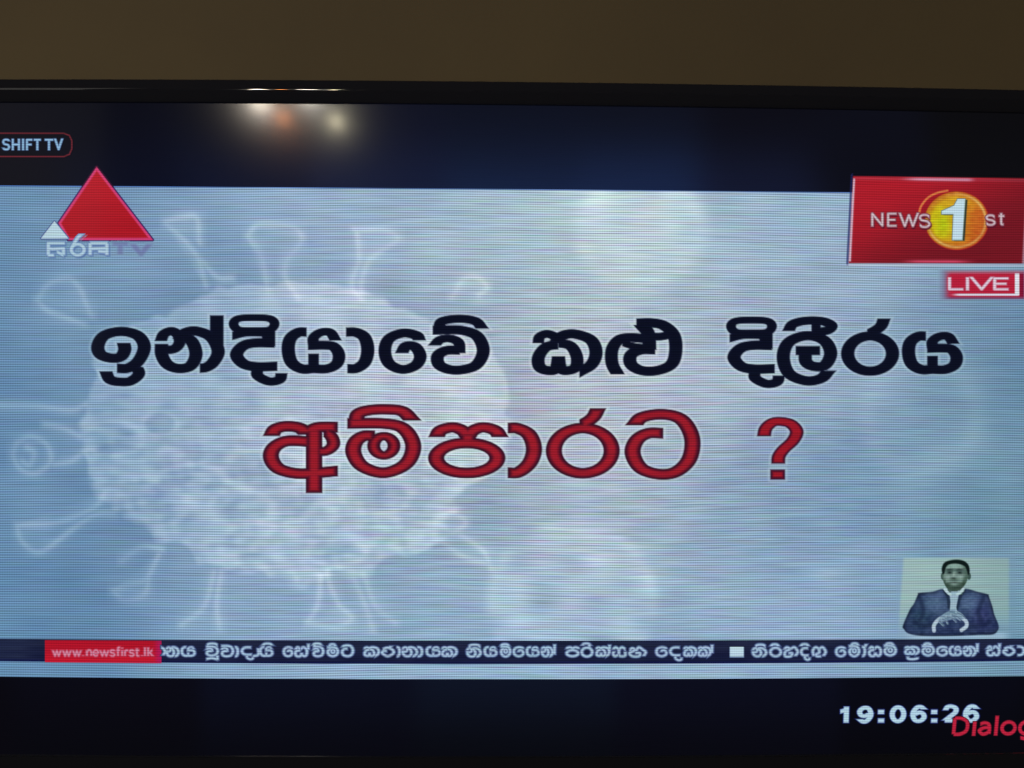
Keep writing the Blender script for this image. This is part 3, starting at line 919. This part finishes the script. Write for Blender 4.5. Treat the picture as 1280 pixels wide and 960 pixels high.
sheet("ticker_bar", np.arange(XL, XR + 0.1, 4.0), yt, yb, 24, bar_col, TXT, screen, 0.0003)
sheet("web_address_badge", np.linspace(56.5, 202, 60), lambda x: yt(x) + 1.3, lambda x: yb(x) + 0.6, 20,
      lambda x, y: mix(mix((172, 20, 40), (188, 24, 44), sstep(810, 825, y)), (170, 26, 84), np.maximum(sstep(190, 201, x), sstep(826, 829, y) * 0.7)), TXT, screen, 0.0004)
X0 = 66.5
www = []
lay = [('w', 66.5, 76.5), ('w', 79, 89), ('w', 91.5, 101.5), ('.', 104.2, 104.3), ('n', 109, 114.5), ('e', 117, 123), ('w', 125.5, 136), ('s', 138.5, 143.5), ('f', 146, 150.5),
       ('i', 153, 153.1), ('r', 156.5, 160.5), ('s', 162.5, 167.5), ('t', 169.5, 174.5), ('.', 178, 178.1), ('l', 181.5, 181.6), ('k', 185.5, 191)]
for ch, a, b in lay:
    www.append((ch, a, 812.6, b, 819.6))
plain("web_address_text", word(www), Pen(2.5, 2.2), (206, 150, 176), (176, 24, 48), 0.0005, iso=1.7, soft=1.9)

tick = []


def g(name, x0, x1, y0=808.8, y1=820.0):
    tick.extend(fit(G[name], x0 + 1.6, y0, x1 - 1.6, y1))


def hat(x0, x1, y=806.0):
    tick.append(([(x0 + 1.5, y + 0.8), (x0 + (x1 - x0) * .3, y - 1.6), (x0 + (x1 - x0) * .7, y - 1.6), (x1 - 1.5, y + 0.8)], ''))


def lak(x, y0=804.4, y1=812): tick.append(([(x, y0), (x - 0.4, y1)], 'l'))


def hook(x0, x1, y=824.4):
    tick.append(([(x0, y - 3.4), (x0 + 0.6, y - 0.8), ((x0 + x1) / 2, y), (x1 - 0.4, y - 1), (x1, y - 2.6)], ''))


q = lambda a, ox, s: ox + a / s
s1 = (190, 7.111)
tick.append(([(201.5, 809), (205, 811), (206.5, 815), (204, 819)], '')); g('na', 207, 225); g('ya', 226, 245)
g('va', 256, 274, 808, 819); hat(257, 274, 806); tick.append(([(258, 823.6), (265, 822.4), (272, 824)], '')); tick.append(([(272, 819), (272, 825)], 'l'))
g('va', 275, 293, 807, 820); g('aa', 292, 299); g('da', 301, 318, 809, 823.8); tick.append(([(316, 820), (323, 818), (323, 810)], '')); g('ya', 324, 342); hat(327, 342)
s2 = (345, 7.111)
g('e', q(60, *s2), q(155, *s2)); g('sa', q(162, *s2), q(285, *s2)); lak(q(290, *s2)); g('va', q(318, *s2), q(432, *s2), 808, 820); hat(q(318, *s2), q(415, *s2)); lak(q(345, *s2), 805, 809)
g('ma', q(442, *s2), q(562, *s2)); hat(q(465, *s2), q(540, *s2), 807); g('tta', q(578, *s2), q(695, *s2), 806.5, 820)
g('ka', q(778, *s2), q(925, *s2)); g('tha', q(935, *s2), q(1055, *s2), 807, 820); g('aa', q(1060, *s2), q(1110, *s2)); g('na', q(1115, *s2), q(1265, *s2))
s3 = (520, 7.111)
g('aa', q(0, *s3), q(65, *s3)); g('ya', q(85, *s3), q(222, *s3)); g('ka', q(224, *s3), q(372, *s3))
g('na', q(445, *s3), q(585, *s3), 810, 820.4); hat(q(455, *s3), q(585, *s3), 807.6); g('ya', q(600, *s3), q(725, *s3)); g('ma', q(738, *s3), q(848, *s3), 808, 820.4); hat(q(745, *s3), q(835, *s3), 806.8)
g('e', q(858, *s3), q(965, *s3)); g('ya', q(975, *s3), q(1100, *s3)); g('na', q(1108, *s3), q(1225, *s3)); lak(q(1232, *s3), 805, 818)
s4 = (695, 6.095)
g('pa', q(72, *s4), q(182, *s4)); g('ra', q(186, *s4), q(285, *s4), 809.4, 820.4); hat(q(190, *s4), q(270, *s4)); lak(q(255, *s4), 805, 809)
g('ka', q(300, *s4), q(415, *s4)); lak(q(408, *s4), 805.5, 812); g('ssa', q(425, *s4), q(540, *s4)); g('nna', q(548, *s4), q(692, *s4))
g('e', q(755, *s4), q(850, *s4)); g('da', q(860, *s4), q(965, *s4), 809, 825); g('ka', q(968, *s4), q(1075, *s4)); g('ka', q(1078, *s4), q(1185, *s4)); lak(q(1188, *s4), 805.5, 816)
s5 = (900, 7.111)
g('na', q(280, *s5), q(420, *s5), 810, 820); hat(q(300, *s5), q(415, *s5), 807.4); g('ra', q(435, *s5), q(550, *s5), 809.6, 820); hat(q(440, *s5), q(530, *s5), 807)
g('ta', q(558, *s5), q(700, *s5)); g('da', q(708, *s5), q(805, *s5), 810, 824.6); hat(q(705, *s5), q(795, *s5), 806.8); g('ga', q(812, *s5), q(948, *s5))
g('e', q(1020, *s5), q(1120, *s5)); g('ma', q(1130, *s5), q(1245, *s5), 807.5, 820)
s6 = (1030, 5.12)
hat(q(165, *s6), q(225, *s6), 806); g('aa', q(232, *s6), q(268, *s6), 808.4, 819.6); tick.append(([(q(258, *s6), 809), (q(270, *s6), 804.6)], '')); g('sa', q(280, *s6), q(368, *s6), 808.4, 819.5)
g('ma', q(372, *s6), q(465, *s6), 807, 819); hat(q(385, *s6), q(450, *s6), 805.8)
g('ka', q(512, *s6), q(612, *s6), 808.4, 817.5); hook(q(535, *s6), q(595, *s6), 823.8)
g('ma', q(615, *s6), q(708, *s6), 807.4, 819); hat(q(630, *s6), q(690, *s6), 806); g('e', q(715, *s6), q(792, *s6), 808.4, 819); g('ya', q(795, *s6), q(882, *s6), 808.4, 819)
g('na', q(885, *s6), q(975, *s6), 808.4, 819); lak(q(980, *s6), 804, 815); g('sa', q(1035, *s6), q(1125, *s6), 808, 818.6); lak(q(1122, *s6), 804, 810)
g('tha', q(1140, *s6), q(1220, *s6), 806.6, 818.6); g('aa', q(1225, *s6), q(1285, *s6), 808, 818.6); g('pa', 1283, 1300, 808, 818.6)
words = [[]]
for st_i in sorted(tick, key=lambda q_: np.asarray(q_[0], float)[:, 0].min()):
    lo_x = np.asarray(st_i[0], float)[:, 0].min()
    if words[-1] and lo_x - max(np.asarray(k_[0], float)[:, 0].max() for k_ in words[-1]) > 7.0: words.append([])
    words[-1].append(st_i)
for wd in words: plain("ticker_word", wd, Pen(3.95, 3.2), (160, 188, 212), lambda x, y: mix(bar_col(x, y), (44, 58, 110), np.full(len(x), 0.6)), 0.0005, iso=1.5, soft=1.7, step=0.5)
sheet("ticker_square", np.linspace(911.6, 930, 14), lambda x: 808.4 + 0 * x, lambda x: 821.8 + 0 * x, 12,
      lambda x, y: mix((182, 210, 222), (70, 90, 136), np.maximum(sstep(819.6, 821.8, y), np.maximum(sstep(912.6, 911.6, x), sstep(929, 930, x)))), TXT, screen, 0.0005)

# ---- clock and service name in the lower black band
zc = (1030, 860, 5.12)


def dig(ch, a, b, y0, y1): return (ch,) + zr(a, y0, b, y1, *zc, 6.4, 4.8)


dg = [dig('1', 85, 172, 114, 226), dig('9', 208, 316, 114, 226), dig('0', 418, 524, 110, 224), dig('6', 548, 656, 108, 222), dig('2', 755, 862, 106, 220), dig('6', 885, 992, 104, 220)]
clk = word(dg, 0.03)
for (a, b) in ((345, 385), (685, 725)):
    for (c, d) in ((138, 166), (194, 221)):
        x0, y0, x1, y1 = q(a, 1030, 5.12), q(c, 860, 5.12), q(b, 1030, 5.12), q(d, 860, 5.12)
        clk.append(([(x0, y0), (x1, y0), (x1 - .3, y1), (x0 - .3, y1)], 'f'))
plain("clock_digits", clk, Pen(6.6, 4.8), (172, 204, 220), (9, 10, 22), 0.0003, iso=1.8, soft=0.9, glow=(14, 22, 96))


def dz(ch, a, b, y0, y1): return (ch,) + zr(a, y0, b, y1, *zc, 4.6, 4.4)


dia = word([dz('D', 815, 925, 180, 306), dz('a', 975, 1068, 210, 304), dz('o', 1122, 1228, 205, 303), dz('g', 1236, 1345, 203, 303)], 0.09)
dia += [([(q(955, 1030, 5.12), q(305, 860, 5.12)), (q(964, 1030, 5.12), q(212, 860, 5.12))], 'l'), ([(q(1096, 1030, 5.12), q(303, 860, 5.12)), (q(1107, 1030, 5.12), q(176, 860, 5.12))], 'l')]
plain("service_name", dia, Pen(4.7, 4.4), (184, 34, 60), (30, 10, 22), 0.0005, iso=0.7)

# ---- inset picture of the signing interpreter
zi = (1110, 690, 7.529)


def zi_p(pts): return from_zoom([(pts, 'f')], *zi)


suit = [(spline(np.asarray(from_zoom([([(140, 690), (205, 540), (240, 490), (280, 400), (292, 384), (420, 372), (510, 348), (560, 385), (700, 380), (730, 345), (850, 376), (938, 398), (948, 418), (980, 510),
        (1000, 590), (1040, 690), (1030, 740), (985, 775), (850, 780), (600, 790), (310, 788), (190, 765), (150, 725)], 'f')], *zi)[0][0]), True, 4), 'f')]
face = [(spline(np.asarray(from_zoom([([(640, 92), (715, 110), (750, 170), (752, 240), (728, 300), (690, 345), (622, 366), (560, 345), (525, 290), (512, 225), (522, 150), (565, 105)], 'f')], *zi)[0][0]), True, 4), 'f')]
ears = from_zoom([(ring(512, 228, 16, 34, 14), 'f'), (ring(762, 228, 18, 34, 14), 'f')], *zi)
neck = zi_p([(560, 320), (690, 320), (700, 400), (560, 400)])
hair = [(spline(np.asarray(from_zoom([([(512, 205), (505, 150), (535, 95), (620, 72), (705, 80), (755, 120), (768, 185), (752, 215), (738, 165), (715, 130), (640, 108), (572, 118), (542, 150), (530, 200)], 'f')], *zi)[0][0]), True, 4), 'f')]
shirt = zi_p([(578, 385), (600, 372), (650, 372), (672, 360), (655, 440), (640, 520), (650, 560), (580, 560), (588, 470)])
collar = from_zoom([([(535, 350), (560, 380), (585, 400)], 'r'), ([(705, 345), (680, 380), (650, 398)], 'r')], *zi)
hands_l = from_zoom([([(432, 740), (432, 690), (470, 640), (540, 602), (600, 590)], 'r', 1.0)], *zi)
hands_r = from_zoom([([(690, 735), (735, 700), (735, 655), (690, 615), (640, 580)], 'r', 1.0)], *zi)
palm = [(spline(np.asarray(from_zoom([([(500, 600), (560, 560), (620, 545), (680, 570), (715, 610), (690, 640), (620, 630), (540, 650), (500, 665), (480, 640)], 'f')], *zi)[0][0]), True, 4), 'f')]
fingers = from_zoom([([(470, 640), (500, 672), (520, 690)], 'r'), ([(500, 625), (545, 645), (560, 672)], 'r'), ([(545, 605), (600, 618), (640, 655)], 'r'),
                     ([(590, 585), (640, 602), (680, 640)], 'r'), ([(640, 565), (690, 590), (720, 620)], 'r')], *zi)
pn = Pen(1, 1)


def pic_col(x, y):
    c = bg_fn(x, y)
    F = lambda st, p=pn: field(st, p, x, y)
    panel = sstep(1126.5, 1131.5, x + (y - 700) * 0.07) * sstep(1264, 1258, x) * sstep(696, 698.5, y)
    green = mix((160, 188, 180), (142, 172, 168), sstep(1180, 1262, x))
    c = mix(c, green, panel * sstep(805, 750, y) * 0.75)
    c = mix(c, (168, 196, 216), sstep(788, 793, y) * sstep(1124, 1150, x) * sstep(1267, 1250, x) * 0.6)
    ux, uy = (x - 1110) * 7.529, (y - 690) * 7.529
    d = F(suit)
    chest = np.exp(-((ux - 440) / 150) ** 2 - ((uy - 480) / 110) ** 2) + np.exp(-((ux - 790) / 130) ** 2 - ((uy - 480) / 120) ** 2)
    sc = mix((42, 56, 90), (78, 102, 134), chest)
    sc = mix(sc, (44, 72, 92), np.exp(-((ux - 300) / 90) ** 2 - ((uy - 620) / 110) ** 2) * 0.6)
    sc = mix(sc, (48, 50, 100), np.exp(-((ux - 880) / 100) ** 2 - ((uy - 600) / 140) ** 2) * 0.6)
    sc = sc + (16 * vnoise(x, y, 9, 7, 41) + 18 * vnoise(x, y, 3.2, 2.6, 42))[:, None] * np.array([0.9, 1, 1])
    sc = mix(sc, (12, 18, 34), sstep(-5.5, 1.0, d) * 0.62 * (0.75 + vnoise(x, y, 8, 8, 43)))
    lap = np.minimum(field(from_zoom([([(530, 360), (560, 420), (575, 520)], 'r')], *zi), Pen(2.2, 2.2), x, y), field(from_zoom([([(715, 360), (680, 420), (645, 540)], 'r')], *zi), Pen(2.2, 2.2), x, y))
    sc = mix(sc, (20, 32, 50), sstep(2.2, -0.5, lap) * 0.65)
    fold = field(from_zoom([([(300, 430), (330, 560), (300, 640)], 'r'), ([(900, 430), (850, 560), (880, 660)], 'r'), ([(250, 660), (330, 690), (420, 690)], 'r'), ([(760, 700), (880, 690), (960, 660)], 'r')], *zi), Pen(2, 2), x, y)
    sc = mix(sc, (24, 34, 62), sstep(4, -0.5, fold) * 0.55)
    c = mix(c, sc, sstep(1.1, -1.0, d))
    c = mix(c, (70, 92, 92), sstep(0.6, -0.6, F(neck)))
    c = mix(c, (150, 176, 192), sstep(0.7, -0.5, F(shirt)))
    c = mix(c, (176, 200, 208), sstep(0.7, -0.6, F(collar, Pen(3.2, 3.2))))
    c = mix(c, (58, 82, 76), sstep(0.6, -0.6, F(ears)))
    fc = mix((122, 150, 142), (66, 92, 80), np.clip(sstep(1200, 1209, x) * 0.9 + sstep(1182, 1177.5, x) * 0.8, 0, 1))
    fd = F(face)
    B = lambda cx, cy, rx, ry: np.exp(-((ux - cx) / rx) ** 2 - ((uy - cy) / ry) ** 2)
    fc = mix(fc, (150, 178, 170), np.clip(B(625, 135, 70, 20) * 0.5 + B(560, 235, 24, 20) * 0.4 + B(690, 232, 26, 20) * 0.4, 0, 1))
    beard = sstep(268, 300, uy) * (1 - 0.9 * B(622, 296, 46, 20))
    beard = np.maximum(beard, np.maximum(B(530, 290, 22, 40), B(714, 288, 22, 40)) * 0.8)
    beard = np.maximum(beard, B(618, 262, 60, 9) * 0.8)
    fc = mix(fc, (38, 56, 46), beard * 0.8)
    for ex in (578, 672):
        fc = mix(fc, (52, 70, 66), B(ex, 186, 44, 26) * 0.75)
        fc = mix(fc, (18, 28, 30), B(ex + 2, 194, 18, 10) * 0.85)
        fc = mix(fc, (24, 36, 36), B(ex, 166, 38, 8) * 0.85)
    fc = mix(fc, (156, 182, 172), B(620, 208, 12, 22) * 0.6)
    fc = mix(fc, (34, 48, 44), B(614, 246, 28, 9) * 0.8)
    fc = mix(fc, (58, 66, 64), B(620, 286, 38, 6) * 0.8)
    fc = mix(fc, (136, 160, 152), B(622, 310, 28, 10) * 0.5)
    fc = fc + (16 * vnoise(x, y, 2.6, 2.2, 44))[:, None]
    c = mix(c, fc, sstep(0.8, -0.8, fd))
    c = mix(c, (14, 26, 26), sstep(1.0, -0.9, F(hair)))
    hp = Pen(5.0, 5.0)
    for h in (hands_l, hands_r):
        hd = F(h, hp)
        c = mix(c, mix((172, 192, 208), (118, 140, 170), sstep(-1.2, 1.0, hd)), sstep(0.8, -0.9, hd))
    pm = F(palm)
    c = mix(c, np.tile(np.array([112., 138., 160.]), (len(x), 1)) + (46 * vnoise(x, y, 3, 2.4, 45))[:, None], sstep(0.8, -0.9, pm))
    kn = F(fingers, Pen(2.3, 2.3))
    c = mix(c, (150, 174, 190), sstep(0.8, -0.6, kn) * 0.8)
    gaps = F([(np.asarray(f_[0], float) + np.array([1.5, 0.9]),) + tuple(f_[1:]) for f_ in fingers], Pen(1.0, 1.0))
    c = mix(c, (56, 74, 104), sstep(0.9, -0.4, gaps) * 0.6)
    return c


sheet("interpreter_picture", np.arange(1120, 1270.1, 0.75), lambda x: 694 + 0 * x, lambda x: yt(x) - 0.1, 140, pic_col, TXT, screen, 0.0002)
